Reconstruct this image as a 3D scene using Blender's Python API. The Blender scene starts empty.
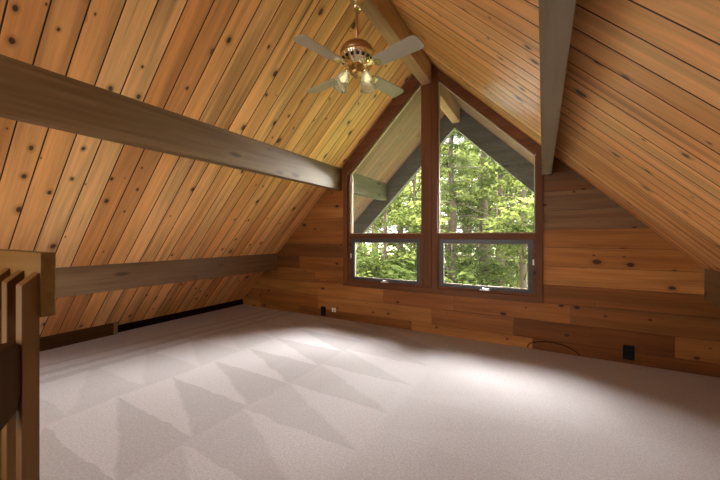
import bpy, bmesh, math, random
from mathutils import Vector, Matrix, noise as mnoise

C = bpy.context.scene.collection
H = 1.08                       # eye height above the carpet; heights below are given from the eye
D = 3.478                      # distance to the window wall
LK, RK = 3.13, 0.835           # roof planes: z = LK + x (left), z = RK - x (right)
RX = (RK - LK) / 2             # ridge
RZ = LK + RX
PI = math.pi
rnd = random.Random(7)

# ------------------------------------------------------------------ helpers
def V(x, y, z): return Vector((x, y, z + H))

def link(name, me, mat, parent=None):
    o = bpy.data.objects.new(name, me); C.objects.link(o)
    if mat is not None:
        for m in (mat if isinstance(mat, (list, tuple)) else [mat]): me.materials.append(m)
    if parent is not None: o.parent = parent
    return o

def obj(name, bm, mat, parent=None, smooth=False):
    bmesh.ops.recalc_face_normals(bm, faces=bm.faces[:])
    me = bpy.data.meshes.new(name); bm.to_mesh(me); bm.free()
    if smooth:
        for p in me.polygons: p.use_smooth = True
    return link(name, me, mat, parent)

def thing(name, label, cat, loc=(0, 0, 0), rotz=0, group=None):
    o = bpy.data.objects.new(name, None); C.objects.link(o)
    o.location = loc; o.rotation_euler = (0, 0, rotz); o.empty_display_size = .1
    return tag(o, label, cat, group)

def tag(o, label, cat, group=None):
    o['label'] = label; o['category'] = cat
    if group: o['group'] = group
    return o

def struct(o, label=None, cat=None):
    o['kind'] = 'structure'
    if label: o['label'] = label
    if cat: o['category'] = cat
    return o

def box(bm, lo, hi, bev=0.0, M=None):
    r = bmesh.ops.create_cube(bm, size=1)
    c = [(a + b) / 2 for a, b in zip(lo, hi)]; s = [abs(b - a) for a, b in zip(lo, hi)]
    for v in r['verts']:
        v.co = Vector((v.co.x * s[0] + c[0], v.co.y * s[1] + c[1], v.co.z * s[2] + c[2]))
    vs = r['verts']
    if bev > 0:
        es = list({e for v in vs for e in v.link_edges})
        rr = bmesh.ops.bevel(bm, geom=es, offset=bev, segments=2, affect='EDGES', profile=.6)
        vs = list({v for f in rr['faces'] for v in f.verts} | {v for v in vs if v.is_valid})
    if M is not None:
        for v in vs: v.co = M @ v.co
    return vs

def prism(bm, poly, a, b, axis='y'):
    """poly: 2D points (x, z) extruded along y from a to b (or other axis)"""
    def P(p, t):
        if axis == 'y': return (p[0], t, p[1])
        if axis == 'x': return (t, p[0], p[1])
        return (p[0], p[1], t)
    A = [bm.verts.new(P(p, a)) for p in poly]; B = [bm.verts.new(P(p, b)) for p in poly]
    n = len(poly); fs = [bm.faces.new(A), bm.faces.new(B[::-1])]
    for i in range(n):
        fs.append(bm.faces.new((A[i], A[(i + 1) % n], B[(i + 1) % n], B[i])))
    return fs

def lathe(bm, prof, seg=32, M=None, scallop=None):
    rings = []
    for i, (r, z) in enumerate(prof):
        ring = []
        for k in range(seg):
            a = 2 * PI * k / seg
            rr = r * (1 + (scallop(i, a) if scallop else 0))
            co = Vector((rr * math.cos(a), rr * math.sin(a), z))
            ring.append(bm.verts.new(M @ co if M else co))
        rings.append(ring)
    for A, B in zip(rings, rings[1:]):
        for k in range(seg):
            bm.faces.new((A[k], A[(k + 1) % seg], B[(k + 1) % seg], B[k]))
    return rings

def cap(bm, ring): bm.faces.new(ring)

def tube(bm, pts, rad, seg=8, caps=True):
    pts = [Vector(p) for p in pts]; n = len(pts)
    rads = rad if isinstance(rad, (list, tuple)) else [rad] * n
    rings = []; up = None
    for i, p in enumerate(pts):
        t = (pts[min(i + 1, n - 1)] - pts[max(i - 1, 0)]).normalized()
        if up is None: up = t.orthogonal().normalized()
        up = (up - t * up.dot(t))
        up = up.normalized() if up.length > 1e-6 else t.orthogonal().normalized()
        sd = t.cross(up)
        rings.append([bm.verts.new(p + rads[i] * (math.cos(2 * PI * k / seg) * up + math.sin(2 * PI * k / seg) * sd)) for k in range(seg)])
    for A, B in zip(rings, rings[1:]):
        for k in range(seg): bm.faces.new((A[k], A[(k + 1) % seg], B[(k + 1) % seg], B[k]))
    if caps: bm.faces.new(rings[0][::-1]); bm.faces.new(rings[-1])

def clip(poly, nx, nz, d):
    """keep nx*x + nz*z <= d"""
    out = []
    for i in range(len(poly)):
        p, q = poly[i], poly[(i + 1) % len(poly)]
        a, b = nx * p[0] + nz * p[1] - d, nx * q[0] + nz * q[1] - d
        if a <= 0: out.append(p)
        if a * b < 0:
            t = a / (a - b); out.append((p[0] + t * (q[0] - p[0]), p[1] + t * (q[1] - p[1])))
    return out

# ------------------------------------------------------------------ materials
class N:
    def __init__(s, name):
        s.m = bpy.data.materials.new(name); s.m.use_nodes = True
        s.t = s.m.node_tree; s.t.nodes.clear()
        s.out = s.n('ShaderNodeOutputMaterial')
    def n(s, typ, **kw):
        nd = s.t.nodes.new(typ)
        for k, v in kw.items(): setattr(nd, k, v)
        return nd
    def l(s, a, b): s.t.links.new(a, b)
    def val(s, sock, v):
        if hasattr(v, 'is_linked') or hasattr(v, 'links'): s.l(v, sock)
        else: sock.default_value = v
    def math(s, op, a, b=None, c=None, clamp=False):
        nd = s.n('ShaderNodeMath', operation=op, use_clamp=clamp)
        for i, x in enumerate((a, b, c)):
            if x is not None: s.val(nd.inputs[i], x)
        return nd.outputs[0]
    def mix(s, f, a, b, mode='MIX'):
        nd = s.n('ShaderNodeMix', data_type='RGBA', blend_type=mode)
        s.val(nd.inputs[0], f); s.val(nd.inputs[6], a); s.val(nd.inputs[7], b)
        return nd.outputs[2]
    def mul(s, v, k):
        nd = s.n('ShaderNodeVectorMath', operation='MULTIPLY'); s.l(v, nd.inputs[0]); nd.inputs[1].default_value = k
        return nd.outputs[0]
    def noise(s, vec, scale=1, detail=3, rough=.55, dims='3D', dist=0):
        nd = s.n('ShaderNodeTexNoise', noise_dimensions=dims); s.l(vec, nd.inputs['Vector'])
        nd.inputs['Scale'].default_value = scale; nd.inputs['Detail'].default_value = detail
        nd.inputs['Roughness'].default_value = rough; nd.inputs['Distortion'].default_value = dist
        return nd.outputs['Fac']
    def step(s, x, lo, hi):
        nd = s.n('ShaderNodeMapRange', interpolation_type='SMOOTHSTEP', clamp=True)
        s.val(nd.inputs[0], x); nd.inputs[1].default_value = lo; nd.inputs[2].default_value = hi
        return nd.outputs[0]
    def bsdf(s, col, rough=.5, metal=0, spec=.5, bump=None, bs=.3, bd=.01, coat=0, coat_rough=.2, sheen=0):
        b = s.n('ShaderNodeBsdfPrincipled')
        s.val(b.inputs['Base Color'], col); s.val(b.inputs['Roughness'], rough)
        b.inputs['Metallic'].default_value = metal; b.inputs['Specular IOR Level'].default_value = spec
        b.inputs['Coat Weight'].default_value = coat; b.inputs['Coat Roughness'].default_value = coat_rough
        b.inputs['Sheen Weight'].default_value = sheen
        if bump is not None:
            bp = s.n('ShaderNodeBump'); bp.inputs['Strength'].default_value = bs; bp.inputs['Distance'].default_value = bd
            s.l(bump, bp.inputs['Height']); s.l(bp.outputs[0], b.inputs['Normal'])
        s.l(b.outputs[0], s.out.inputs[0]); return b

def rgb(r, g, b): return (r, g, b, 1)
def srgb(r, g, b):
    f = lambda c: c / 12.92 if c <= .04045 else ((c + .055) / 1.055) ** 2.4
    return (f(r / 255), f(g / 255), f(b / 255), 1)

def plank_mat(name, knot_keep=.62, rough=.5, spec=.4, grain=.5, streak=.5, knot=(.035, .014, .007), coat=.0):
    """boards: own colour in attribute 'tint', grain and knots in the UV of each board (metres)"""
    s = N(name)
    at = s.n('ShaderNodeAttribute', attribute_name='tint'); uv = s.n('ShaderNodeUVMap', uv_map='UVMap').outputs[0]
    g1 = s.noise(s.mul(uv, (2.2, 60, 1)), 1, 4, .6)
    g2 = s.noise(s.mul(uv, (.9, 13, 1)), 1, 3, .5, dist=.6)
    g3 = s.noise(s.mul(uv, (.7, 2.5, 1)), 1, 2, .5)
    k = s.math('ADD', s.math('MULTIPLY', g1, .55), s.math('MULTIPLY', g2, .75))
    k = s.math('ADD', k, s.math('MULTIPLY', g3, .5))             # about .9
    k = s.math('MULTIPLY_ADD', s.math('SUBTRACT', k, .9), grain * 1.9, 1.0)
    cb = s.n('ShaderNodeCombineXYZ')
    for i in range(3): s.l(k, cb.inputs[i])
    col = s.mix(1.0, at.outputs['Color'], cb.outputs[0], 'MULTIPLY')
    groove = at.outputs['Alpha']
    g4 = s.noise(s.mul(uv, (.45, 9, 1)), 1, 2, .5, dist=.3)
    col = s.mix(s.math('MULTIPLY', s.step(g4, .52, .72), .5), col, rgb(.20, .062, .014))
    # pitch streaks
    st = s.step(s.noise(s.mul(uv, (1.1, 34, 1)), 1, 2, .4), .70, .80)
    col = s.mix(s.math('MULTIPLY', st, streak), col, rgb(.09, .035, .012))
    # knots
    wob = s.n('ShaderNodeTexNoise'); s.l(s.mul(uv, (18, 18, 1)), wob.inputs['Vector']); wob.inputs['Scale'].default_value = 1
    wv = s.n('ShaderNodeVectorMath', operation='MULTIPLY_ADD'); s.l(wob.outputs['Color'], wv.inputs[0])
    wv.inputs[1].default_value = (.012, .012, 0); s.l(uv, wv.inputs[2])
    vo = s.n('ShaderNodeTexVoronoi', voronoi_dimensions='2D'); s.l(s.mul(wv.outputs[0], (4.2, 6.5, 1)), vo.inputs['Vector'])
    vo.inputs['Scale'].default_value = 1
    sep = s.n('ShaderNodeSeparateColor'); s.l(vo.outputs['Color'], sep.inputs[0])
    keep = s.step(sep.outputs[0], knot_keep, knot_keep + .02)
    size = s.math('MULTIPLY_ADD', s.math('POWER', sep.outputs[1], 2.0), .12, .022)
    ratio = s.math('DIVIDE', vo.outputs['Distance'], size)
    core = s.math('MULTIPLY', s.math('SUBTRACT', 1.0, s.step(ratio, .75, 1.15)), keep)
    halo = s.math('MULTIPLY', s.math('SUBTRACT', 1.0, s.step(ratio, .9, 2.6)), keep)
    col = s.mix(s.math('MULTIPLY', halo, .45), col, rgb(.22, .075, .022))
    col = s.mix(s.math('MULTIPLY', core, .88), col, rgb(*knot))
    col = s.mix(groove, rgb(.045, .016, .006), col)
    s.bsdf(col, rough, spec=spec, bump=g1, bs=.12, bd=.004, coat=coat, coat_rough=.3)
    return s.m

def beam_mat(name, a, b, axis, rough=.55, spec=.4, coat=0):
    s = N(name)
    co = s.n('ShaderNodeTexCoord').outputs['Object']
    k = [34, 34, 34]; k[axis] = 1.6
    k2 = [7, 7, 7]; k2[axis] = .7
    g = s.noise(s.mul(co, tuple(k)), 1, 4, .6); g2 = s.noise(s.mul(co, tuple(k2)), 1, 3, .5, dist=.5)
    f = s.step(s.math('ADD', s.math('MULTIPLY', g, .5), s.math('MULTIPLY', g2, .5)), .3, .7)
    col = s.mix(f, rgb(*a), rgb(*b))
    k3 = [9, 9, 9]; k3[axis] = 3
    vo = s.n('ShaderNodeTexVoronoi'); s.l(s.mul(co, tuple(k3)), vo.inputs['Vector']); vo.inputs['Scale'].default_value = .8
    sep = s.n('ShaderNodeSeparateColor'); s.l(vo.outputs['Color'], sep.inputs[0])
    kn = s.math('MULTIPLY', s.math('SUBTRACT', 1.0, s.step(vo.outputs['Distance'], .08, .2)), s.step(sep.outputs[0], .6, .65))
    col = s.mix(s.math('MULTIPLY', kn, .7), col, rgb(a[0] * .3, a[1] * .3, a[2] * .3))
    k4 = [60, 60, 60]; k4[axis] = .8
    ck = s.step(s.noise(s.mul(co, tuple(k4)), 1, 2, .5), .72, .78)
    col = s.mix(s.math('MULTIPLY', ck, .6), col, rgb(a[0] * .35, a[1] * .35, a[2] * .35))
    s.bsdf(col, rough, spec=spec, bump=g, bs=.15, bd=.004, coat=coat, coat_rough=.32)
    return s.m

def plain(name, col, rough=.5, metal=0, spec=.5, nz=.12, scale=30, coat=0):
    s = N(name); co = s.n('ShaderNodeTexCoord').outputs['Object']
    f = s.noise(co, scale, 3)
    c = s.mix(f, rgb(*[x * (1 - nz) for x in col]), rgb(*[min(1, x * (1 + nz)) for x in col]))
    s.bsdf(c, rough, metal, spec, coat=coat); return s.m

M = {}
M['ceil'] = plank_mat('ceiling boards', .56, .46, .28, .6, .85, coat=.04)
M['wall'] = plank_mat('wall boards', .4, .5, .2, .8, .6)
M['soffit'] = plank_mat('soffit boards', .7, .7, .25, .4, .4)
M['beam_y'] = beam_mat('stained beam', (.125, .068, .028), (.215, .13, .066), 1, .5, .25, .15)
M['ridge'] = beam_mat('ridge beam wood', (.29, .145, .07), (.50, .285, .16), 1, .45, .3, .3)
M['beam_bounce'] = beam_mat('bounce-lit beam', (.20, .16, .105), (.31, .26, .185), 1, .5, .3, .15)  # paler copy of the stained beam, carpet bounce on the underside painted into its colour
M['beam_out'] = beam_mat('weathered beam', (.075, .062, .036), (.13, .11, .068), 1, .8, .1)
M['rafter'] = beam_mat('weathered rafter', (.085, .076, .052), (.14, .128, .092), 0, .8, .1)
M['case_v'] = beam_mat('casing upright', (.10, .034, .010), (.18, .064, .020), 2, .5, .2)
M['case_h'] = beam_mat('casing level', (.10, .034, .010), (.18, .064, .020), 0, .5, .2)
M['rail_x'] = beam_mat('handrail wood', (.11, .05, .011), (.175, .09, .021), 0, .45, .2)
M['rail_z'] = beam_mat('baluster wood', (.08, .033, .008), (.15, .066, .016), 2, .45, .3, .1)
M['stub'] = beam_mat('dark stained stub', (.03, .012, .004), (.055, .023, .007), 2, .5, .2)
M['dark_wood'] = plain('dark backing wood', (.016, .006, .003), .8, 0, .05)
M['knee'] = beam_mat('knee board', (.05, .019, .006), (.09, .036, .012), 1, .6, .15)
M['strip'] = plain('pale wood strip', (.22, .15, .06), .6, 0, .2)
M['sash'] = plain('dark sash metal', (.045, .045, .048), .4, .0, .5, .05)
M['bead'] = plain('pale glazing bead', (.52, .43, .30), .6, 0, .2)
M['gasket'] = plain('tan gasket', (.30, .25, .18), .6, 0, .2)
M['steel'] = plain('satin steel', (.75, .74, .72), .28, 1, .5, .05)
M['white'] = plain('off white plastic', (.8, .77, .7), .4)
M['black'] = plain('black plastic', (.006, .0065, .009), .5, 0, .15)
M['slot'] = plain('slot black', (.002, .002, .002), .7)
M['cable'] = plain('black cable rubber', (.006, .005, .005), .6, 0, .1)
M['brass'] = plain('polished brass', (.88, .80, .55), .2, 1, .5, .1)
M['brass_old'] = plain('antique brass', (.50, .30, .13), .38, 1, .5, .15)
M['bulb_off'] = plain('frosted bulb', (.9, .86, .75), .3)

def blade_mat():
    s = N('fan blade'); co = s.n('ShaderNodeTexCoord').outputs['Object']
    f = s.noise(s.mul(co, (4, 40, 4)), 1, 3)
    c = s.mix(f, rgb(.36, .31, .25), rgb(.45, .40, .33))
    s.bsdf(c, .28, spec=.6, coat=.5, coat_rough=.15); return s.m
M['blade'] = blade_mat()

def frosted():
    s = N('frosted glass shade')
    b = s.n('ShaderNodeBsdfPrincipled'); b.inputs['Base Color'].default_value = rgb(.72, .75, .66)
    b.inputs['Roughness'].default_value = .25; b.inputs['Transmission Weight'].default_value = .5
    tr = s.n('ShaderNodeBsdfTransparent'); tr.inputs[0].default_value = rgb(.9, .92, .88)
    co = s.n('ShaderNodeTexCoord').outputs['Object']
    mx = s.n('ShaderNodeMixShader'); s.l(s.math('MULTIPLY_ADD', s.noise(co, 40, 2), .5, .25), mx.inputs[0])
    s.l(b.outputs[0], mx.inputs[1]); s.l(tr.outputs[0], mx.inputs[2]); s.l(mx.outputs[0], s.out.inputs[0]); return s.m
M['shade'] = frosted()

def pane():
    s = N('window glass')
    tr = s.n('ShaderNodeBsdfTransparent'); tr.inputs[0].default_value = rgb(.93, .95, .94)
    gl = s.n('ShaderNodeBsdfGlossy'); gl.inputs['Roughness'].default_value = .45
    fr = s.n('ShaderNodeFresnel'); fr.inputs[0].default_value = 1.45
    mx = s.n('ShaderNodeMixShader'); s.l(s.math('MULTIPLY', fr.outputs[0], .3), mx.inputs[0]); s.l(tr.outputs[0], mx.inputs[1]); s.l(gl.outputs[0], mx.inputs[2])
    s.l(mx.outputs[0], s.out.inputs[0]); return s.m
M['pane'] = pane()

def bulb():
    s = N('lit bulb'); e = s.n('ShaderNodeEmission'); e.inputs[0].default_value = rgb(1, .78, .45); e.inputs[1].default_value = 1.2
    s.l(e.outputs[0], s.out.inputs[0]); return s.m
M['bulb'] = bulb()

def carpet():
    s = N('carpet'); co = s.n('ShaderNodeTexCoord').outputs['Object']
    sp = s.n('ShaderNodeSeparateXYZ'); s.l(co, sp.inputs[0])
    wob = s.noise(co, 7, 2)
    x = s.math('ADD', sp.outputs[0], s.math('MULTIPLY', s.math('SUBTRACT', wob, .5), .07))
    y = s.math('ADD', sp.outputs[1], s.math('MULTIPLY', s.math('SUBTRACT', s.noise(co, 5, 2), .5), .07))
    def wedge(x0, x1, y0, per, flip, amp):
        # nap brushed one way in wedges that widen from x0 to x1
        w = s.math('DIVIDE', s.math('SUBTRACT', x, x0), x1 - x0)
        fr = s.math('FRACT', s.math('DIVIDE', s.math('SUBTRACT', y, y0), per))
        if flip: fr = s.math('SUBTRACT', 1.0, fr)
        d = s.math('SUBTRACT', w, fr)
        on = s.step(d, -.05, .05)
        lo, hi = min(x0, x1), max(x0, x1)
        band = s.math('MULTIPLY', s.step(x, lo - .03, lo + .03), s.math('SUBTRACT', 1.0, s.step(x, hi - .02, hi + .02)))
        return s.math('MULTIPLY', s.math('MULTIPLY', on, band), amp)
    t = wedge(-2.47, -1.62, 1.05, .365, True, 1.0)
    t = s.math('ADD', t, wedge(-.80, -1.62, .98, .40, False, .7))
    t = s.math('ADD', t, wedge(-3.3, -2.47, .80, .42, True, .55))
    t = s.math('ADD', t, wedge(.05, -.80, .7, .45, True, .22))
    t = s.math('ADD', t, wedge(.9, .05, .9, .45, False, .15))
    for sx, wd, am in ((-3.22, .055, 1.1), (-3.40, .05, 1.0), (-3.60, .035, .9)):
        xs = s.math('ADD', x, s.math('MULTIPLY', sp.outputs[1], -.06))
        d = s.math('ABSOLUTE', s.math('SUBTRACT', xs, sx - .06))
        t = s.math('ADD', t, s.math('MULTIPLY', s.math('SUBTRACT', 1.0, s.step(d, wd * .5, wd * 1.2)), am))
    streak = s.noise(s.mul(co, (9, 2.2, 1)), 1, 3)
    t = s.math('ADD', t, s.math('MULTIPLY', s.math('SUBTRACT', streak, .5), .5), clamp=True)
    f1 = s.noise(co, 210, 2, .8); f2 = s.noise(co, 70, 2, .6); f3 = s.noise(co, 2.2, 2)
    k = s.math('ADD', s.math('MULTIPLY', f1, .72), s.math('MULTIPLY', f2, .28))
    base = s.mix(t, rgb(.575, .545, .60), rgb(.415, .385, .425))
    base = s.mix(s.step(k, .25, .75), s.mix(.42, base, rgb(.10, .085, .08)), s.mix(.25, base, rgb(.9, .86, .86)))
    sp2 = s.step(s.noise(co, 120, 2, .7), .35, .65)
    base = s.mix(s.math('MULTIPLY', sp2, .22), base, rgb(.27, .235, .235))
    base = s.mix(s.math('MULTIPLY', f3, .10), base, rgb(.36, .31, .285))
    s.bsdf(base, .95, spec=.1, bump=f1, bs=.7, bd=.006, sheen=.1); return s.m
M['carpet'] = carpet()

def leafmat(name, a, b, trans=.5):
    s = N(name); at = s.n('ShaderNodeAttribute', attribute_name='tint')
    sep = s.n('ShaderNodeSeparateColor'); s.l(at.outputs['Color'], sep.inputs[0])
    c = s.mix(sep.outputs[0], rgb(*a), rgb(*b))
    d = s.n('ShaderNodeBsdfDiffuse'); s.l(c, d.inputs[0]); tr = s.n('ShaderNodeBsdfTranslucent'); s.l(c, tr.inputs[0])
    mx = s.n('ShaderNodeMixShader'); mx.inputs[0].default_value = trans
    s.l(d.outputs[0], mx.inputs[1]); s.l(tr.outputs[0], mx.inputs[2]); s.l(mx.outputs[0], s.out.inputs[0]); return s.m
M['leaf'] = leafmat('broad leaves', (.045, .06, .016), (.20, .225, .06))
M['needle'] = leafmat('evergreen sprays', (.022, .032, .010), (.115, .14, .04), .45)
M['bush'] = leafmat('shrub leaves', (.045, .065, .016), (.19, .235, .065))
M['bark'] = plain('bark', (.16, .115, .085), .9, 0, .2, .5, 9)
def lawn():
    s = N('lawn'); co = s.n('ShaderNodeTexCoord').outputs['Object']
    c = s.mix(s.noise(co, 1.2, 4), rgb(.06, .085, .02), rgb(.13, .17, .04)); s.bsdf(c, .9, spec=.1); return s.m
M['lawn'] = lawn()
M['roofing'] = plain('dark roofing', (.05, .05, .05), .9)

# ------------------------------------------------------------------ boards
def boards_mesh(name, pieces, mat, parent=None, dark=()):
    """pieces: (list of faces (each a list of 3D points), colour, function point -> (u, v))"""
    vs, fs, cols, uvs = [], [], [], []
    for faces, col, uvf in pieces:
        for fi, f in enumerate(faces):
            i0 = len(vs); vs += [tuple(p) for p in f]; fs.append(list(range(i0, i0 + len(f))))
            for p in f: cols.append(col if fi not in dark else (*col[:3], 0)); uvs.append(uvf(p))
    me = bpy.data.meshes.new(name); me.from_pydata(vs, [], fs)
    ca = me.color_attributes.new('tint', 'FLOAT_COLOR', 'CORNER'); ul = me.uv_layers.new(name='UVMap')
    for i in range(len(cols)):
        ca.data[i].color = cols[i]; ul.data[i].uv = uvs[i]
    me.update()
    return link(name, me, mat, parent)

def slope_boards(side, y_edges, smax, colour, inner=True):
    """tongue and groove boards running down one roof slope, with real V grooves"""
    k = 1 / math.sqrt(2); dn = Vector((side * k, 0, -k)); up = Vector((side * k, 0, k))   # down the slope / outward
    top = V(RX, 0, RZ); ch, gd, th = .0035, .005, .02
    out = []
    for y0, y1 in zip(y_edges, y_edges[1:]):
        prof = [(y0, gd), (y0 + ch, 0), (y1 - ch, 0), (y1, gd)]
        P = lambda s, p: top + dn * s + Vector((0, p[0], 0)) + up * p[1]
        s0 = 0.0
        faces = []
        for a, b in zip(prof, prof[1:]):
            q = [P(s0, a), P(s0, b), P(smax, b), P(smax, a)]
            faces.append(q if side < 0 else q[::-1])
        faces.append([P(s0, (y0, th)), P(smax, (y0, th)), P(smax, (y1, th)), P(s0, (y1, th))])
        o = (rnd.uniform(0, 60), rnd.uniform(0, 60))
        uvf = lambda p, y0=y0, o=o: ((Vector(p) - top).dot(dn) + o[0], p[1] - y0 + o[1])
        out.append((faces, colour(), uvf))
    return out

def jitter(base, amt, hue=.06):
    k = 1 + rnd.uniform(-amt, amt); h = rnd.uniform(-hue, hue)
    return (base[0] * k, base[1] * k * (1 + h), base[2] * k * (1 + 2 * h), 1)

def ceil_col():
    b = rnd.choice([(.77, .39, .15), (.79, .41, .16), (.75, .365, .135), (.83, .465, .20), (.66, .295, .10), (.78, .395, .15), (.81, .435, .175), (.71, .335, .12)])
    return jitter(b, .07)
YB = -3.4                                             # rear gable behind the camera
pitch = .1293
ys_in = [.588 + pitch * i for i in range(-31, 23)]
ys_in = [y for y in ys_in if y < D - .03 and y > YB] + [D + .02]
ys_out = [D + .02 + pitch * i for i in range(0, 12)]
SL = 4.42
cl = struct(boards_mesh('ceiling_left', slope_boards(-1, ys_in, SL, ceil_col), M['ceil'], dark=(0, 2)))
cr = struct(boards_mesh('ceiling_right', slope_boards(1, ys_in, SL, ceil_col), M['ceil'], dark=(0, 2)))
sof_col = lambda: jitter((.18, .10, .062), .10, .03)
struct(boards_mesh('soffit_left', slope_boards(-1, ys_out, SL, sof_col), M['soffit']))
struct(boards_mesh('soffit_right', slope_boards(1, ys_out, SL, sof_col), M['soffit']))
# roof slab above the boards
bm = bmesh.new()
g = .021 * math.sqrt(2); t = .2
ex = SL / math.sqrt(2) + .02
prism(bm, [(RX, RZ + H + g), (RX + ex, RZ + H + g - ex), (RX + ex, RZ + H + g + t - ex), (RX, RZ + H + g + t), (RX - ex, RZ + H + g + t - ex), (RX - ex, RZ + H + g - ex)], YB - .2, ys_out[-1])
struct(obj('roof', bm, M['roofing']))

# ------------------------------------------------------------------ window wall
WX0, WX1, WZ = -2.228, 0.0, -.638                       # opening incl. casing
rows = [.066 - .174 * i for i in range(-12, 8)]
rows = [z for z in rows if z > -1.05] + [-1.09]
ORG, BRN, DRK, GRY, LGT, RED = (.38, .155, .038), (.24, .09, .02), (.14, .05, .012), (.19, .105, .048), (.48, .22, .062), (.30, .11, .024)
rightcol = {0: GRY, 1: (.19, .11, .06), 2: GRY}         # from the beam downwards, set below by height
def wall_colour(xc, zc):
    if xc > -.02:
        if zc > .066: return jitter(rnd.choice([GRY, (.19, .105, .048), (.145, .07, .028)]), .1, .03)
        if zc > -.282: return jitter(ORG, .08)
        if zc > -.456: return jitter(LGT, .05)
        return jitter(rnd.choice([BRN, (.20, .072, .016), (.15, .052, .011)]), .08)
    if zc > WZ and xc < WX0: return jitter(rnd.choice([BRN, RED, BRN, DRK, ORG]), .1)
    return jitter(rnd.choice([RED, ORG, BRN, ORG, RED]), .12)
pieces = []
def add_plank(poly, joint_col, d0=0, d1=.03):
    for pl in [poly]:
        pl = clip(clip(pl, -1, 1, LK - .002), 1, 1, RK - .002)
        if len(pl) < 3: return
        A = [V(x, D, z) for x, z in pl]; B = [V(x, D + .03, z) for x, z in pl]; n = len(pl)
        faces = [A, B[::-1]] + [[A[i], B[i], B[(i + 1) % n], A[(i + 1) % n]] for i in range(n)]
        o = (rnd.uniform(0, 60), rnd.uniform(0, 60)); z0 = poly[0][1]
        pieces.append((faces, joint_col, lambda p, o=o, z0=z0: (p[0] + o[0], p[2] - z0 - H + o[1])))
gap = .0015
for zt, zb in zip(rows, rows[1:]):
    segs = []
    XL, XR = -4.5, 2.2
    zc = (zt + zb) / 2
    if zc > WZ + .09: segs = [(XL, WX0 - .001), (WX1 + .001, XR)]
    else: segs = [(XL, XR)]
    for a, b in segs:
        cuts = [a]
        if b - a > 3:
            x = a + rnd.uniform(.6, 1.9)
            while x < b - .3: cuts.append(x); x += rnd.uniform(.55, 1.7)
        elif a > -.5: pass
        else:
            if rnd.random() < .5: cuts.append(a + (b - a) * rnd.uniform(.6, .8))
        cuts.append(b)
        for x0, x1 in zip(cuts, cuts[1:]):
            lo, hi = zb + gap, zt - gap
            xm = (x0 + min(x1, 1.5)) / 2
            if lo < WZ < hi and False: pass
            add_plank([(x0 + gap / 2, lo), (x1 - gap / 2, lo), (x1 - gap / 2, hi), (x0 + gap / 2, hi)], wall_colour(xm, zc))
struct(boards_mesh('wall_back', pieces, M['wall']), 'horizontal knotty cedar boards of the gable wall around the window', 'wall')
bm = bmesh.new()      # sheathing behind the boards with the window left open
def shell(poly):
    poly = clip(clip(poly, -1, 1, LK + H), 1, 1, RK + H)
    if len(poly) >= 3: prism(bm, poly, D + .031, D + .12)
shell([(-4.6, -1.2 + H), (WX0 + .03, -1.2 + H), (WX0 + .03, 3 + H), (-4.6, 3 + H)])
shell([(WX1 - .03, -1.2 + H), (2.3, -1.2 + H), (2.3, 3 + H), (WX1 - .03, 3 + H)])
shell([(WX0 + .03, -1.2 + H), (WX1 - .03, -1.2 + H), (WX1 - .03, WZ + .05 + H), (WX0 + .03, WZ + .05 + H)])
struct(obj('wall_exterior', bm, M['dark_wood']))

# ------------------------------------------------------------------ window
def lz(x): return LK + x          # ceiling height over x
def rz_(x): return RK - x
GL = (-2.128, -1.197); GR = (-.997, -.072)              # upper glass x ranges
GB = .034                                               # bottom of upper glass
LT = lambda x: x + 2.918                                # rake edge of left glass
RT = lambda x: .700 - x                                 # rake edge of right glass
y0, y1 = D - .022, D + .10
e = .003
# casing boards (front face proud of the wall)
def casing(name, poly, mat, a=D - .022, b=D + .03):
    bm = bmesh.new(); poly = clip(clip([(x, z) for x, z in poly], -1, 1, LK - e), 1, 1, RK - e)
    prism(bm, [(x, z + H) for x, z in poly], a, b)
    bmesh.ops.bevel(bm, geom=[ed for ed in bm.edges], offset=.002, segments=1, affect='EDGES')
    return struct(obj(name, bm, mat))
cw = .062
casing('trim_1', [(WX0, WZ + cw), (WX0 + cw, WZ + cw), (WX0 + cw, LT(WX0 + cw) + .03), (WX0 + cw, 2), (WX0, 2)], M['case_v'])
casing('trim_2', [(WX1 - cw + .006, WZ + cw), (WX1, WZ + cw), (WX1, 2), (WX1 - cw + .006, 2)], M['case_v'])
casing('trim_3', [(WX0, WZ), (WX1, WZ), (WX1, WZ + cw), (WX0, WZ + cw)], M['case_h'])
casing('trim_4', [(WX0 + cw, LT(WX0 + cw) + .028), (-1.195, LT(-1.195) + .028), (-1.195, LK - 1.195), (WX0 + cw, LK + WX0 + cw)], M['case_h'])
casing('trim_5', [(-.999, RT(-.999) + .028), (WX1 - cw + .006, RT(WX1 - cw + .006) + .028), (WX1 - cw + .006, RK - WX1 + cw - .006), (-.999, RK + .999)], M['case_h'])
casing('trim_6', [(-1.190, WZ + cw), (-1.006, WZ + cw), (-1.006, 2.2), (-1.190, 2.2)], M['case_v'], D - .014)
casing('trim_7', [(-1.150, WZ + cw), (-1.072, WZ + cw), (-1.072, 2.2), (-1.150, 2.2)], M['case_v'], D - .024, D - .015)

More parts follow.
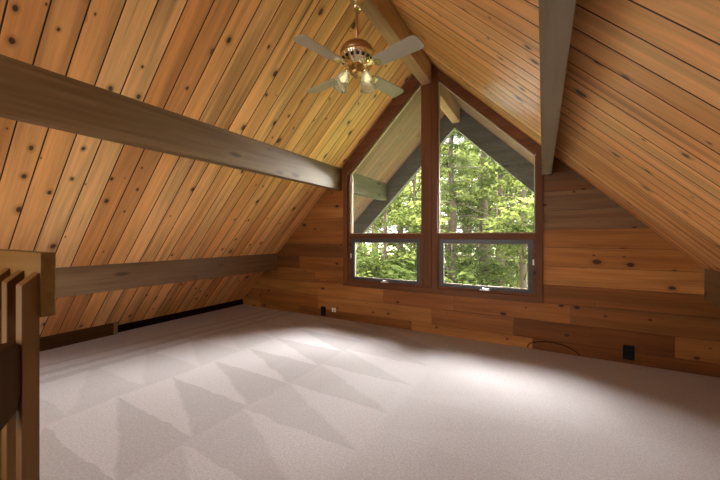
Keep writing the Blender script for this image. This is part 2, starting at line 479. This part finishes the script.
def window(name, x0, x1, top, label):
    """trapezoid fixed light over an awning sash"""
    w = bpy.data.objects.new(name, None); C.objects.link(w); struct(w, label, 'window')
    b = D + .0; f0, f1 = D + .002, D + .09
    # outer frame: jamb strips, transom, bottom rail, rake strip
    bm = bmesh.new(); j = .030
    fo = lambda x: top(x) + .03
    # rake direction
    prism(bm, [(x0 - j, WZ + cw + H), (x0 - .0065, WZ + cw + H), (x0 - .0065, top(x0 - .0065) + H), (x0 - j, fo(x0 - j) + H)], f0, f1)
    prism(bm, [(x1 + .0065, WZ + cw + H), (x1 + j, WZ + cw + H), (x1 + j, fo(x1 + j) + H), (x1 + .0065, top(x1 + .0065) + H)], f0, f1)
    prism(bm, [(x0 - .0065, top(x0 - .0065) + .009 + H), (x1 + .0065, top(x1 + .0065) + .009 + H), (x1 + .0065, fo(x1) + .005 + H), (x0 - .0065, fo(x0) + .005 + H)], f0, f1)
    box(bm, (x0 - .0065, f0, -.0345 + H), (x1 + .0065, f1, GB - .0065 + H))
    box(bm, (x0 - .0065, f0, WZ + cw - .01 + H), (x1 + .0065, f1, -.5525 + H))
    box(bm, (x0 - .0065, f0, -.553 + H), (x0 + .0065, f1, -.034 + H)); box(bm, (x1 - .0105, f0, -.553 + H), (x1 + .0065, f1, -.034 + H))
    obj('frame', bm, M['case_h'], w)
    # glazing bead round the upper light
    bm = bmesh.new(); t = .008
    def bead(px):
        prism(bm, px, D + .03, D + .045)
    bead([(x0 - .006, GB - .006 + H), (x0 + t * .35, GB + H), (x0 + t * .35, top(x0) - .003 + H), (x0 - .006, top(x0 - .006) + .008 + H)])
    bead([(x1 - t * .35, GB + H), (x1 + .006, GB - .006 + H), (x1 + .006, top(x1 + .006) + .008 + H), (x1 - t * .35, top(x1) - .003 + H)])
    bead([(x0 - .006, GB - .006 + H), (x1 + .006, GB - .006 + H), (x1 - t * .35, GB + .002 + H), (x0 + t * .35, GB + .002 + H)])
    bead([(x0, top(x0) - .006 + H), (x1, top(x1) - .006 + H), (x1, top(x1) + .009 + H), (x0, top(x0) + .009 + H)])
    obj('glazing_bead', bm, M['bead'], w)
    bm = bmesh.new()
    prism(bm, [(x0 - .005, GB - .005 + H), (x1 + .005, GB - .005 + H), (x1 + .005, top(x1 + .005) + .005 + H), (x0 - .005, top(x0 - .005) + .005 + H)], D + .05, D + .055)
    obj('pane', bm, M['pane'], w)
    # awning sash
    s0, s1, zt, zb = x0 + .006, x1 - .010, -.034, -.553
    bm = bmesh.new(); sw = .043
    yy0, yy1 = D + .012, D + .06
    box(bm, (s0, yy0, zb + H), (s0 + sw, yy1, zt + H), .003); box(bm, (s1 - sw, yy0, zb + H), (s1, yy1, zt + H), .003)
    box(bm, (s0 + sw, yy0, zt - sw + H), (s1 - sw, yy1, zt + H), .003); box(bm, (s0 + sw, yy0, zb + H), (s1 - sw, yy1, zb + .034 + H), .003)
    sash = obj('sash', bm, M['sash'], w)
    bm = bmesh.new(); a, c2, lo, hi, q = s0 + sw, s1 - sw, zb + .034 + H, zt - sw + H, .006
    box(bm, (a, D + .02, lo), (a + q, D + .03, hi)); box(bm, (c2 - q, D + .02, lo), (c2, D + .03, hi))
    box(bm, (a + q, D + .02, hi - q), (c2 - q, D + .03, hi)); box(bm, (a + q, D + .02, lo), (c2 - q, D + .03, lo + q))
    obj('gasket', bm, M['gasket'], sash)
    bm = bmesh.new(); box(bm, (a, D + .034, lo), (c2, D + .038, hi)); obj('sash_pane', bm, M['pane'], sash)
    xm = (s0 + s1) / 2 + .02
    bm = bmesh.new(); box(bm, (xm - .05, D - .012, zb - .006 + H), (xm + .045, D + .014, zb + .006 + H), .003)
    lathe(bm, [(.001, .02), (.013, .018), (.014, .0), (.014, -.004)], 14, Matrix.Translation(V(xm - .012, D - .014, zb + .004)))
    tube(bm, [V(xm - .012, D - .016, zb + .012), V(xm + .012, D - .026, zb + .017), V(xm + .04, D - .028, zb + .012)], .0055, 8)
    obj('crank_handle', bm, M['steel'], w)
    lx = s0 - .002 if x0 < -1.5 else s1 + .002
    bm = bmesh.new(); box(bm, (lx - .008, D + .0, -.28 + H), (lx + .008, D + .012, -.225 + H), .003); obj('latch', bm, M['white'], w)
    return w
window('window_1', GL[0], GL[1], LT, 'left half of the gable window, trapezoid pane over an awning sash')
window('window_2', GR[0], GR[1], RT, 'right half of the gable window, trapezoid pane over an awning sash')

# ------------------------------------------------------------------ beams
def beam(name, x0, x1, zb, ya, yb, mat, label=None, top=None):
    bm = bmesh.new()
    poly = [(x0, zb + H), (x1, zb + H), (x1, min(LK + x1, RK - x1) + H + .004), (x0, min(LK + x0, RK - x0) + H + .004)]
    if x0 < RX < x1: poly.insert(3, (RX, RZ + H + .004))
    prism(bm, poly, ya, yb)
    bmesh.ops.bevel(bm, geom=[ed for ed in bm.edges if ed.calc_length() > .6], offset=.004, segments=2, affect='EDGES')
    return struct(obj(name, bm, mat), label, 'beam' if label else None)
bw = .095
beam('ceiling_beam', -2.258 - bw, -2.258, .592, YB, D - .0005, M['beam_y'], 'upper purlin on the left slope, ending at the left window casing')
beam('ceiling_beam', -.0095, .071, .575, YB, D - .023, M['beam_bounce'], 'upper purlin on the right slope, ending over the right window casing')
beam('ceiling_beam', -3.384 - bw, -3.384, -.497, YB, D - .0005, M['beam_y'], 'low purlin on the left slope, just above the carpet')
beam('ceiling_beam', 1.086, 1.086 + bw, -.497, YB, D - .0005, M['beam_y'], 'low purlin on the right slope, at the right edge of the photo')
beam('ridge_beam', -1.178, -1.066, 1.685, YB, D - .025, M['ridge'], 'ridge beam under the peak of the ceiling')
# outside, under the overhang
RY = 4.846
beam('eave_beam', -2.258 - bw, -2.258, .592, D + .13, RY - .002, M['beam_out'])
beam('eave_beam', -.020, -.020 + bw, .570, D + .13, RY - .002, M['beam_out'])
beam('eave_beam', -3.384 - bw, -3.384, -.497, D + .13, RY - .002, M['beam_out'])
beam('eave_beam', -1.178, -1.066, 1.685, D + .13, RY - .002, M['ridge'])
for sgn, nm in ((-1, 'left'), (1, 'right')):
    bm = bmesh.new(); L = 2.9
    prism(bm, [(RX, 1.62 + H), (RX, RZ + H), (RX + sgn * L, RZ - L + H), (RX + sgn * L, 1.62 - L + H)], RY, RY + .09)
    struct(obj('barge_rafter', bm, M['rafter']))

# ------------------------------------------------------------------ floor and knee wall
KX = -4.075
bm = bmesh.new()
box(bm, (-4.2, .46, -.12), (1.95, D + .02, 0)); box(bm, (-1.36, YB, -.12), (1.95, .46, 0))
fl = struct(obj('floor', bm, M['carpet']), 'grey mauve carpet with vacuum marks over the loft floor', 'carpet')
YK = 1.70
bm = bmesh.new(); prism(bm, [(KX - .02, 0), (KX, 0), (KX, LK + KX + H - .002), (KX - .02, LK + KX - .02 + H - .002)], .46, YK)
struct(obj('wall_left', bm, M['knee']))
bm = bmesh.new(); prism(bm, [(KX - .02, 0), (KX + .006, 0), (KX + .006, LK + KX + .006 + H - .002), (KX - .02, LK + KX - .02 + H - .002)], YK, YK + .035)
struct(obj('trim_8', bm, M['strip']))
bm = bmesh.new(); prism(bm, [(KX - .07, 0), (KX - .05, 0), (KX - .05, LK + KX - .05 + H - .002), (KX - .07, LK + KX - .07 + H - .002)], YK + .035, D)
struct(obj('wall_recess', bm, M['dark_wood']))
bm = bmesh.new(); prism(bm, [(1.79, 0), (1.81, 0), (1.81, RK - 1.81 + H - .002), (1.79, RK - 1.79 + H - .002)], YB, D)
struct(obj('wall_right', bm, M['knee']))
# rear gable behind the camera, with a wide glazed opening
bm = bmesh.new()
def rearw(poly):
    poly = clip(clip(poly, -1, 1, LK + H), 1, 1, RK + H)
    if len(poly) >= 3: prism(bm, poly, YB - .1, YB)
OX0, OX1, OZ0, OZ1 = -3.6, -1.2, -.95, 1.7
rearw([(-4.6, -3), (OX0, -3), (OX0, 5), (-4.6, 5)]); rearw([(OX1, -3), (2.4, -3), (2.4, 5), (OX1, 5)])
rearw([(OX0, -3), (OX1, -3), (OX1, OZ0 + H), (OX0, OZ0 + H)])
struct(obj('wall_rear', bm, M['knee']))
# stair well below the railing
bm = bmesh.new()
box(bm, (-4.4, YB, -2.6), (-1.36, .46, -2.5)); box(bm, (-4.4, .40, -2.5), (-1.40, .458, -.121)); box(bm, (-1.40, YB, -2.5), (-1.361, .46, -.121)); box(bm, (-4.45, YB, -2.5), (-4.4, .46, .2))
struct(obj('wall_stairwell', bm, M['knee']))

# ------------------------------------------------------------------ stair railing
rail = thing('stair_railing', 'brown wooden stair railing with square balusters at the left edge of the loft', 'railing', (-1.43, .40, 0))
def rp(bm, name, mat, lab=None):
    o = obj(name, bm, mat, rail); o.matrix_parent_inverse = Matrix.Translation((1.43, -.40, 0))
    if lab: o['label'] = lab
    return o
TR0, TR1 = .382, .420
bm = bmesh.new(); box(bm, (-3.6, TR0, .818), (-1.398, TR1, 1.026), .004); rp(bm, 'top_rail', M['rail_x'])
for i in range(14):
    x1 = -1.403 - .146 * i; x0 = x1 - .058
    bm = bmesh.new()
    prism(bm, [(TR0 - .041, -.35), (TR0 - .0005, -.35), (TR0 - .0005, .962), (TR0 - .041, .924)], x0, x1, 'x')
    bmesh.ops.bevel(bm, geom=bm.edges[:], offset=.0018, segments=2, affect='EDGES')
    rp(bm, 'baluster', M['rail_z'])
bm = bmesh.new()
ya = TR0 - .0425
prism(bm, [(ya, .742), (ya, .64), (ya - .003, .58), (ya - .010, .535), (ya - .060, .475), (ya - .060, .742)], -1.478, -1.406, 'x')
bmesh.ops.bevel(bm, geom=bm.edges[:], offset=.003, segments=2, affect='EDGES')
rp(bm, 'rail_bracket', M['stub'], 'short dark handrail stub with a sloping cut lower end')

# ------------------------------------------------------------------ ceiling fan
FX, FY = -1.126, 1.925
fan = thing('ceiling_fan', 'brass four-blade ceiling fan with glass tulip lights under the ridge beam', 'ceiling fan', (FX, FY, H + 1.68))
def fp(name, bm, mat, smooth=False, parent=None):
    o = obj(name, bm, mat, parent or fan, smooth)
    return o
def FZ(z): return z - 1.68     # local height from eye-relative height
bm = bmesh.new(); r = lathe(bm, [(.052, FZ(1.6845)), (.054, FZ(1.655)), (.046, FZ(1.628)), (.030, FZ(1.605)), (.034, FZ(1.598)), (.030, FZ(1.578)), (.012, FZ(1.572))], 28); cap(bm, r[0]); cap(bm, r[-1])
fp('canopy', bm, M['brass'], True)
bm = bmesh.new(); tube(bm, [(0, 0, FZ(1.574)), (0, 0, FZ(1.345))], .0105, 14); fp('downrod', bm, M['brass_old'], True)
bm = bmesh.new(); r = lathe(bm, [(.012, FZ(1.364)), (.020, FZ(1.360)), (.024, FZ(1.342)), (.055, FZ(1.336)), (.092, FZ(1.320)), (.112, FZ(1.296)), (.118, FZ(1.272)), (.114, FZ(1.262))], 40); cap(bm, r[0])
cap(bm, r[-1]); fp('motor_housing', bm, M['brass_old'], True)
bm = bmesh.new(); r = lathe(bm, [(.112, FZ(1.2615)), (.118, FZ(1.256)), (.117, FZ(1.246)), (.106, FZ(1.230)), (.098, FZ(1.216)), (.082, FZ(1.200)), (.066, FZ(1.186)), (.05, FZ(1.180))], 64,
    scallop=lambda i, a: (.05 * math.cos(16 * a) if 2 <= i <= 5 else 0)); cap(bm, r[0]); cap(bm, r[-1])
ring = fp('ornate_ring', bm, M['brass'], True)
for k in range(16):
    a = 2 * PI * (k + .5) / 16
    bm = bmesh.new()
    box(bm, (-.010, -.006, -.010), (.010, .006, .010), .003, Matrix.Translation((.100 * math.cos(a), .100 * math.sin(a), FZ(1.222))) @ Matrix.Rotation(a, 4, 'Z') @ Matrix.Rotation(.75, 4, 'Y'))
    fp('vent', bm, M['slot'], False, ring)
bm = bmesh.new(); r = lathe(bm, [(.048, FZ(1.1795)), (.044, FZ(1.165)), (.041, FZ(1.150)), (.046, FZ(1.146)), (.048, FZ(1.134)), (.038, FZ(1.122)), (.018, FZ(1.114)), (.012, FZ(1.100)), (.004, FZ(1.094))], 28); cap(bm, r[0]); cap(bm, r[-1])
fp('light_fitter', bm, M['brass_old'], True)
def blade_outline():
    pts = []
    L0, L1, w0, w1 = .165, .513, .048, .062
    pts += [(L0, -w0 * .75), (L0 + .02, -w0)]
    pts += [(L1 - .045, -w1)]
    for k in range(1, 6):
        a = -PI / 2 + k * PI / 2 / 6; pts.append((L1 - .045 + .045 * math.cos(a), -w1 + .045 + .045 * math.sin(a)))
    for k in range(0, 6):
        a = k * PI / 2 / 6; pts.append((L1 - .03 + .03 * math.cos(a), w1 - .03 + .03 * math.sin(a)))
    pts += [(L1 - .03, w1), (L0 + .02, w0), (L0, w0 * .75)]
    return pts
bz = FZ(1.153)
for k in range(4):
    ang = math.radians(-12.5 + 90 * k)
    T = Matrix.Rotation(ang, 4, 'Z') @ Matrix.Translation((0, 0, bz)) @ Matrix.Rotation(math.radians(-11), 4, 'X')
    bm = bmesh.new(); prism(bm, blade_outline(), -.003, .003, 'z')
    b = fp('blade', bm, M['blade']); b.matrix_local = T
    bm = bmesh.new()
    prism(bm, [(.070, -.016), (.10, -.010), (.125, -.012), (.150, -.03), (.175, -.036), (.20, -.026), (.215, 0), (.20, .026), (.175, .036), (.150, .03), (.125, .012), (.10, .010), (.070, .016)], .0035, .0085, 'z')
    prism(bm, [(.150, -.030), (.175, -.036), (.20, -.026), (.21, 0), (.20, .026), (.175, .036), (.160, .03), (.165, 0)], -.0075, -.0032, 'z')
    box(bm, (.060, -.016, .006), (.085, .016, .040), .003)
    fp('blade_bracket', bm, M['brass'], False, b)
shade_prof = [(.016, 0), (.022, -.006), (.030, -.018), (.037, -.036), (.041, -.058), (.044, -.084), (.050, -.108), (.058, -.122)]
for k, a in enumerate((8, 222)):
    a = math.radians(a)
    T0 = Matrix.Rotation(a, 4, 'Z')
    arm = bmesh.new()
    pts = [T0 @ Vector(p) for p in ((.04, 0, FZ(1.136)), (.050, 0, FZ(1.146)), (.060, 0, FZ(1.148)), (.068, 0, FZ(1.140)))]
    tube(arm, pts, .006, 10)
    S = T0 @ Matrix.Translation((.066, 0, FZ(1.140))) @ Matrix.Rotation(math.radians((-10, -28)[k]), 4, 'Y')
    rr = lathe(arm, [(.006, .012), (.021, .006), (.023, -.010), (.018, -.016)], 20, S); cap(arm, rr[0]); cap(arm, rr[-1])
    ao = fp('lamp_arm', arm, M['brass'], True)
    bm = bmesh.new()
    S2 = S @ Matrix.Translation((0, 0, -.012))
    lathe(bm, shade_prof, 40, S2, scallop=lambda i, t: (.05 * math.cos(6 * t) * max(0, i - 4) / 3 + .02 * math.cos(12 * t)))
    so = fp('lamp_shade', bm, M['shade'], True)
    md = so.modifiers.new('thickness', 'SOLIDIFY'); md.thickness = .003
    bm = bmesh.new(); rr = lathe(bm, [(.008, -.012), (.011, -.02), (.019, -.040), (.021, -.056), (.014, -.072), (.003, -.078)], 18, S2); cap(bm, rr[0]); cap(bm, rr[-1])
    fp('bulb', bm, M['bulb'], True, so)
bm = bmesh.new(); tube(bm, [(.02, -.012, FZ(1.10)), (.021, -.013, FZ(.925))], .0013, 6); rr = lathe(bm, [(.001, FZ(.928)), (.005, FZ(.922)), (.006, FZ(.908)), (.002, FZ(.898))], 12, Matrix.Translation((.021, -.013, 0))); cap(bm, rr[0]); cap(bm, rr[-1])
fp('pull_chain', bm, M['brass_old'])

# ------------------------------------------------------------------ outlets, jack, cable
def outlet(x, z, w, h, label):
    t = thing('wall_outlet', label, 'outlet', (x, D, z + H))
    bm = bmesh.new(); box(bm, (-w / 2, -.008, -h / 2), (w / 2, -.0005, h / 2), .003); obj('cover_plate', bm, M['black'], t)
    for s in (-1, 1):
        bm = bmesh.new(); box(bm, (-.017, -.0115, s * h * .22 - .014), (.017, -.0082, s * h * .22 + .014), .002)
        q = obj('socket', bm, M['black'], t)
        bm = bmesh.new()
        for d in (-.006, .006): box(bm, (d - .001, -.0128, s * h * .22 - .004), (d + .001, -.0117, s * h * .22 + .006))
        obj('slot', bm, M['slot'], q)
outlet(-2.553, -1.005, .078, .122, 'black wall outlet beside a small white jack under the left window edge')
outlet(.628, -.985, .078, .122, 'black wall outlet low on the boards right of the thin cable loop')
j = thing('phone_jack', 'small white square wall jack just right of a black outlet', 'wall jack', (-2.380, D, -.969 + H))
bm = bmesh.new(); box(bm, (-.031, -.012, -.027), (.031, -.0005, .027), .004); obj('jack_body', bm, M['white'], j)
bm = bmesh.new(); box(bm, (-.007, -.0133, -.012), (.007, -.0122, -.002)); obj('jack_port', bm, M['slot'], j)
bm = bmesh.new()
ctrl = [(-.128, -1.074), (-.126, -1.052), (-.112, -1.030), (-.075, -1.010), (-.02, -.994), (.05, -.986), (.12, -.990), (.19, -1.006), (.245, -1.034), (.275, -1.058), (.285, -1.074)]
def cat(ps, n=6):
    out = []
    for i in range(len(ps) - 1):
        p0, p1, p2, p3 = [Vector(ps[max(0, min(len(ps) - 1, i + d))]) for d in (-1, 0, 1, 2)]
        for k in range(n):
            t = k / n; out.append(.5 * (2 * p1 + (p2 - p0) * t + (2 * p0 - 5 * p1 + 4 * p2 - p3) * t * t + (3 * p1 - p0 - 3 * p2 + p3) * t ** 3))
    return out + [Vector(ps[-1])]
tube(bm, cat([V(x, D - .006 - .02 * math.sin(PI * i / 10), z) for i, (x, z) in enumerate(ctrl)]), .0042, 8)
tag(obj('cable', bm, M['cable'], None, True), 'thin black cable looping up from the carpet against the back wall', 'cable')

# ------------------------------------------------------------------ outdoors
bm = bmesh.new(); GZ = -2.9
n = 24
gv = [[bm.verts.new((-60 + 90 * i / n, 5.2 + 60 * j / n, GZ + .25 * mnoise.noise(Vector((i * .5, j * .5, 3))) + max(0, (j - 9)) * .133)) for j in range(n + 1)] for i in range(n + 1)]
for i in range(n):
    for k in range(n): bm.faces.new((gv[i][k], gv[i + 1][k], gv[i + 1][k + 1], gv[i][k + 1]))
struct(obj('ground', bm, M['lawn']))

def leaves_mesh(name, clumps, size, seed, droop=.3, aspect=.55):
    """clumps: (centre, radius xyz, count, shade) -> small bent leaf blades"""
    r = random.Random(seed); vs, fs, cols = [], [], []
    for c, rad, cnt, sh in clumps:
        for _ in range(cnt):
            d = Vector((r.gauss(0, 1), r.gauss(0, 1), r.gauss(0, 1))); d.normalize(); d *= r.random() ** .45
            p = Vector((c[0] + d.x * rad[0], c[1] + d.y * rad[1], c[2] + d.z * rad[2]))
            L = size * r.uniform(.6, 1.4); a = r.uniform(0, 2 * PI)
            t = Vector((math.cos(a), math.sin(a), -droop + r.gauss(0, .35))).normalized()
            s_ = t.cross(Vector((r.gauss(0, .5), r.gauss(0, .5), 1))).normalized() * L * aspect * .5
            nrm = t.cross(s_).normalized() * L * .12
            i0 = len(vs)
            vs += [p, p + t * L * .45 + s_ - nrm, p + t * L, p + t * L * .45 - s_ - nrm]
            fs.append((i0, i0 + 1, i0 + 2, i0 + 3)); cols.append(min(1, max(0, sh + r.gauss(0, .2))))
    me = bpy.data.meshes.new(name); me.from_pydata([tuple(v) for v in vs], [], fs)
    ca = me.color_attributes.new('tint', 'FLOAT_COLOR', 'CORNER')
    for i, cval in enumerate(cols):
        for k in range(4): ca.data[i * 4 + k].color = (cval, cval, cval, 1)
    me.update(); return me

def trunk_mesh(bm, h, r0, seed, lean=0):
    r = random.Random(seed); pts, rads = [], []
    for i in range(9):
        t = i / 8; pts.append((lean * t * h + .06 * r.gauss(0, 1) * t, .06 * r.gauss(0, 1) * t, h * t)); rads.append(r0 * (1 - .85 * t) + .01)
    tube(bm, pts, rads, 10); return pts

def tree(kind, seed, h, r0, low):
    r = random.Random(seed)
    t = bpy.data.objects.new(kind, None); C.objects.link(t)
    bm = bmesh.new(); pts = trunk_mesh(bm, h, r0, seed)
    clumps = []
    if kind == 'evergreen_tree':
        z = low
        while z < h - .3:
            k = 1 - (z - low) / (h - low); R = .5 + 2.1 * k ** .8
            for _ in range(4):
                a = r.uniform(0, 2 * PI); rr = R * r.uniform(.6, 1.05)
                tip = (rr * math.cos(a), rr * math.sin(a), z - .25 * rr + r.uniform(-.1, .1))
                tube(bm, [(0, 0, z), (tip[0] * .5, tip[1] * .5, z + .02), tip], [.03, .02, .006], 5)
                for q in (.35, .6, .8, 1.0):
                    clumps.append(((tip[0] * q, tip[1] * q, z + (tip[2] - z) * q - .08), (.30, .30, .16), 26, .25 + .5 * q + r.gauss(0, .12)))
            z += r.uniform(.38, .62)
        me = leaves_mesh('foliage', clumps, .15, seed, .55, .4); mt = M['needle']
    else:
        for _ in range(30):
            z = r.uniform(low, h); k = math.sin(PI * (.12 + .83 * (z - low) / (h - low + .1))); a = r.uniform(0, 2 * PI); rr = r.uniform(.5, 2.3) * k
            tip = (rr * math.cos(a), rr * math.sin(a), z + .35)
            tube(bm, [(0, 0, max(.8, z - .7)), (tip[0] * .55, tip[1] * .55, z - .1), tip], [.035, .022, .006], 5)
            for q in range(5):
                clumps.append(((tip[0] + r.gauss(0, .4), tip[1] + r.gauss(0, .4), tip[2] + r.gauss(0, .25)), (.45, .45, .16), 44, .5 + r.gauss(0, .2)))
        me = leaves_mesh('foliage', clumps, .16, seed, .35, .75); mt = M['leaf']
    obj('trunk', bm, M['bark'], t, True)
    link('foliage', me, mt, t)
    return t

def copy_tree(o):
    c = o.copy(); C.objects.link(c)
    for ch in o.children:
        d = ch.copy(); C.objects.link(d); d.parent = c
    return c
def at(u, dist):
    """a point on the ground dist metres out along the sight line of one direction"""
    xc = (u - 360) / 320; a = math.atan(183 / 320)
    x, y = -math.sin(a) + xc * math.cos(a), math.cos(a) + xc * math.sin(a); l = math.hypot(x, y)
    return (x / l * dist, y / l * dist, GZ)
EV = [tree('evergreen_tree', 11, 10.2, .24, 2.4), tree('evergreen_tree', 12, 11, .28, 3.2)]
BR = [tree('leafy_tree', 21, 8.5, .13, 1.4), tree('leafy_tree', 22, 9, .17, 1.8)]
G = 'trees outside the gable window'
spots = [
    (EV[1], 484, 14.5, 0.3, 1.0, 'thick-trunked evergreen in the middle of the right window pane'),
    (EV[0], 500, 16.5, 1.3, 1.05, 'slimmer evergreen just right of the thickest trunk outside'),
    (EV[0], 452, 13.5, 2.1, .95, 'evergreen at the left side of the right window pane'),
    (EV[1], 540, 17, 4.0, 1.0, 'evergreen at the far right edge of the view outside'),
    (EV[0], 400, 19, 5.0, 1.1, 'evergreen behind the leafy trees in the left window pane'),
    (EV[1], 430, 22, 2.5, 1.1, 'evergreen hidden mostly behind the window mullion'),
    (EV[0], 340, 17, 0.7, 1.0, 'evergreen at the far left edge of the view outside'),
    (BR[0], 385, 10.5, 0.5, .78, 'bright green leafy tree close to the left window pane'),
    (BR[1], 470, 21, 2.2, 1.0, 'pale green leafy tree deep between the evergreen trunks'),
    (BR[0], 524, 12, 3.9, .95, 'leafy tree with arching branches at the right of the right pane'),
    (BR[1], 415, 14, 1.0, .9, 'tall leafy tree beside the window mullion'),
    (BR[1], 350, 14, 4.4, .95, 'leafy tree filling the lower left of the left pane'),
    (BR[0], 512, 24, 5.6, 1.3, 'wide leafy tree closing the far back of the right pane'),
    (BR[1], 450, 27, 0.2, 1.4, 'tallest leafy tree at the back behind the lawn'),
    (EV[1], 466, 24, 3.5, 1.2, 'evergreen behind the leafy trees left of the thick trunk'),
    (EV[0], 520, 26, 1.9, 1.3, 'evergreen far back at the right of the right pane'),
    (BR[1], 488, 31, 5.0, 1.5, 'leafy tree closing the gap behind the thick trunk'),
    (BR[0], 420, 28, 2.9, 1.6, 'leafy tree far back behind the mullion'),
    (EV[1], 375, 27, 1.2, 1.25, 'evergreen far back in the left window pane'),
    (BR[1], 360, 24, 0.9, 1.3, 'leafy tree far back at the left window edge'),
    (BR[0], 540, 19, 2.0, 1.25, 'leafy tree beyond the right window casing'),
]
used = set()
for src, u, dist, rz, sc, lab in spots:
    o = src if src.name not in used else copy_tree(src)
    used.add(src.name)
    x, y, z = at(u, dist); o.location = (x, y, z - .1 + max(0, (y - 27.7)) * .053); o.rotation_euler = (0, 0, rz); o.scale = (sc, sc, sc)
    tag(o, lab, 'tree', G)
def shrub(seed, r_):
    rr = random.Random(seed); t = bpy.data.objects.new('shrub', None); C.objects.link(t); bm = bmesh.new(); cl_ = []
    for _ in range(16):
        a = rr.uniform(0, 2 * PI); d = rr.uniform(.1, 1) * r_; tip = (d * math.cos(a), d * math.sin(a), rr.uniform(.5, 1.5) * r_)
        tube(bm, [(0, 0, 0), (tip[0] * .5, tip[1] * .5, tip[2] * .7), tip], [.03, .02, .006], 5)
        for q in range(5): cl_.append(((tip[0] + rr.gauss(0, .2), tip[1] + rr.gauss(0, .2), tip[2] + rr.gauss(0, .2)), (.34, .34, .18), 40, .55 + rr.gauss(0, .2)))
    obj('stem', bm, M['bark'], t, True); link('foliage', leaves_mesh('foliage', cl_, .14, seed, .3, .6), M['bush'], t)
    return t
SH = shrub(31, 1.3)
sh_spots = [(455, 14.5, .2, 1.5, 'bright shrub low behind the left part of the right sash'), (478, 19.5, 1.2, 1.35, 'rounded shrub under the thick trunk outside'),
            (372, 9.4, 2.0, 1.6, 'dense shrub filling the left sash'), (408, 11.5, 3.1, 1.7, 'shrub behind the right part of the left sash'), (505, 22, 4.0, 1.5, 'shrub at the edge of the lawn in the right sash')]
for i, (u, dist, rz, sc, lab) in enumerate(sh_spots):
    o = SH if i == 0 else copy_tree(SH)
    x, y, z = at(u, dist); o.location = (x, y, z - .05); o.rotation_euler = (0, 0, rz); o.scale = (sc, sc, sc); tag(o, lab, 'shrub', 'shrubs outside the gable window')

# ------------------------------------------------------------------ light
w = bpy.data.worlds.new('sky'); bpy.context.scene.world = w; w.use_nodes = True
nt = w.node_tree; bg = nt.nodes['Background']; bg.inputs[0].default_value = (.93, .97, 1.0, 1); bg.inputs[1].default_value = 2.0

def area(name, loc, rot, sx, sy, energy, col):
    l = bpy.data.lights.new(name, 'AREA'); l.shape = 'RECTANGLE'; l.size = sx; l.size_y = sy; l.energy = energy; l.color = col
    o = bpy.data.objects.new(name, l); C.objects.link(o); o.location = loc; o.rotation_euler = rot; return o
# daylight through the glazed rear gable behind the camera
area('rear_window_daylight', ((OX0 + OX1) / 2, YB - .12, (OZ0 + OZ1) / 2 + H), (PI / 2, 0, 0), OX1 - OX0, OZ1 - OZ0, 45, (1, .92, .80))
area('railing_fill', (-2.1, -.30, .55), (PI / 2, 0, 0), .9, .7, 3.5, (1, .80, .5))  # added fill lamp with no window behind it, brightens the near faces of the railing
sun = bpy.data.lights.new('sun', 'SUN'); sun.energy = 95; sun.angle = 1.5; sun.color = (1, .95, .90)
so = bpy.data.objects.new('sun', sun); C.objects.link(so); so.rotation_euler = (math.radians(53), 0, math.radians(192))

# ------------------------------------------------------------------ camera
cam = bpy.data.cameras.new('camera'); co = bpy.data.objects.new('camera', cam); C.objects.link(co)
cam.sensor_width = 36; cam.lens = 16.0; cam.shift_y = -4 / 720; cam.clip_start = .02
co.location = (0, 0, H); co.rotation_euler = (PI / 2, 0, math.atan(183 / 320))
sc = bpy.context.scene; sc.camera = co
sc.view_settings.view_transform = 'Standard'; sc.view_settings.look = 'None'; sc.view_settings.gamma = 1; sc.view_settings.exposure = 1.2
sc.cycles.max_bounces = 10; sc.cycles.diffuse_bounces = 6; sc.cycles.transparent_max_bounces = 16
sc.cycles.sample_clamp_indirect = 6
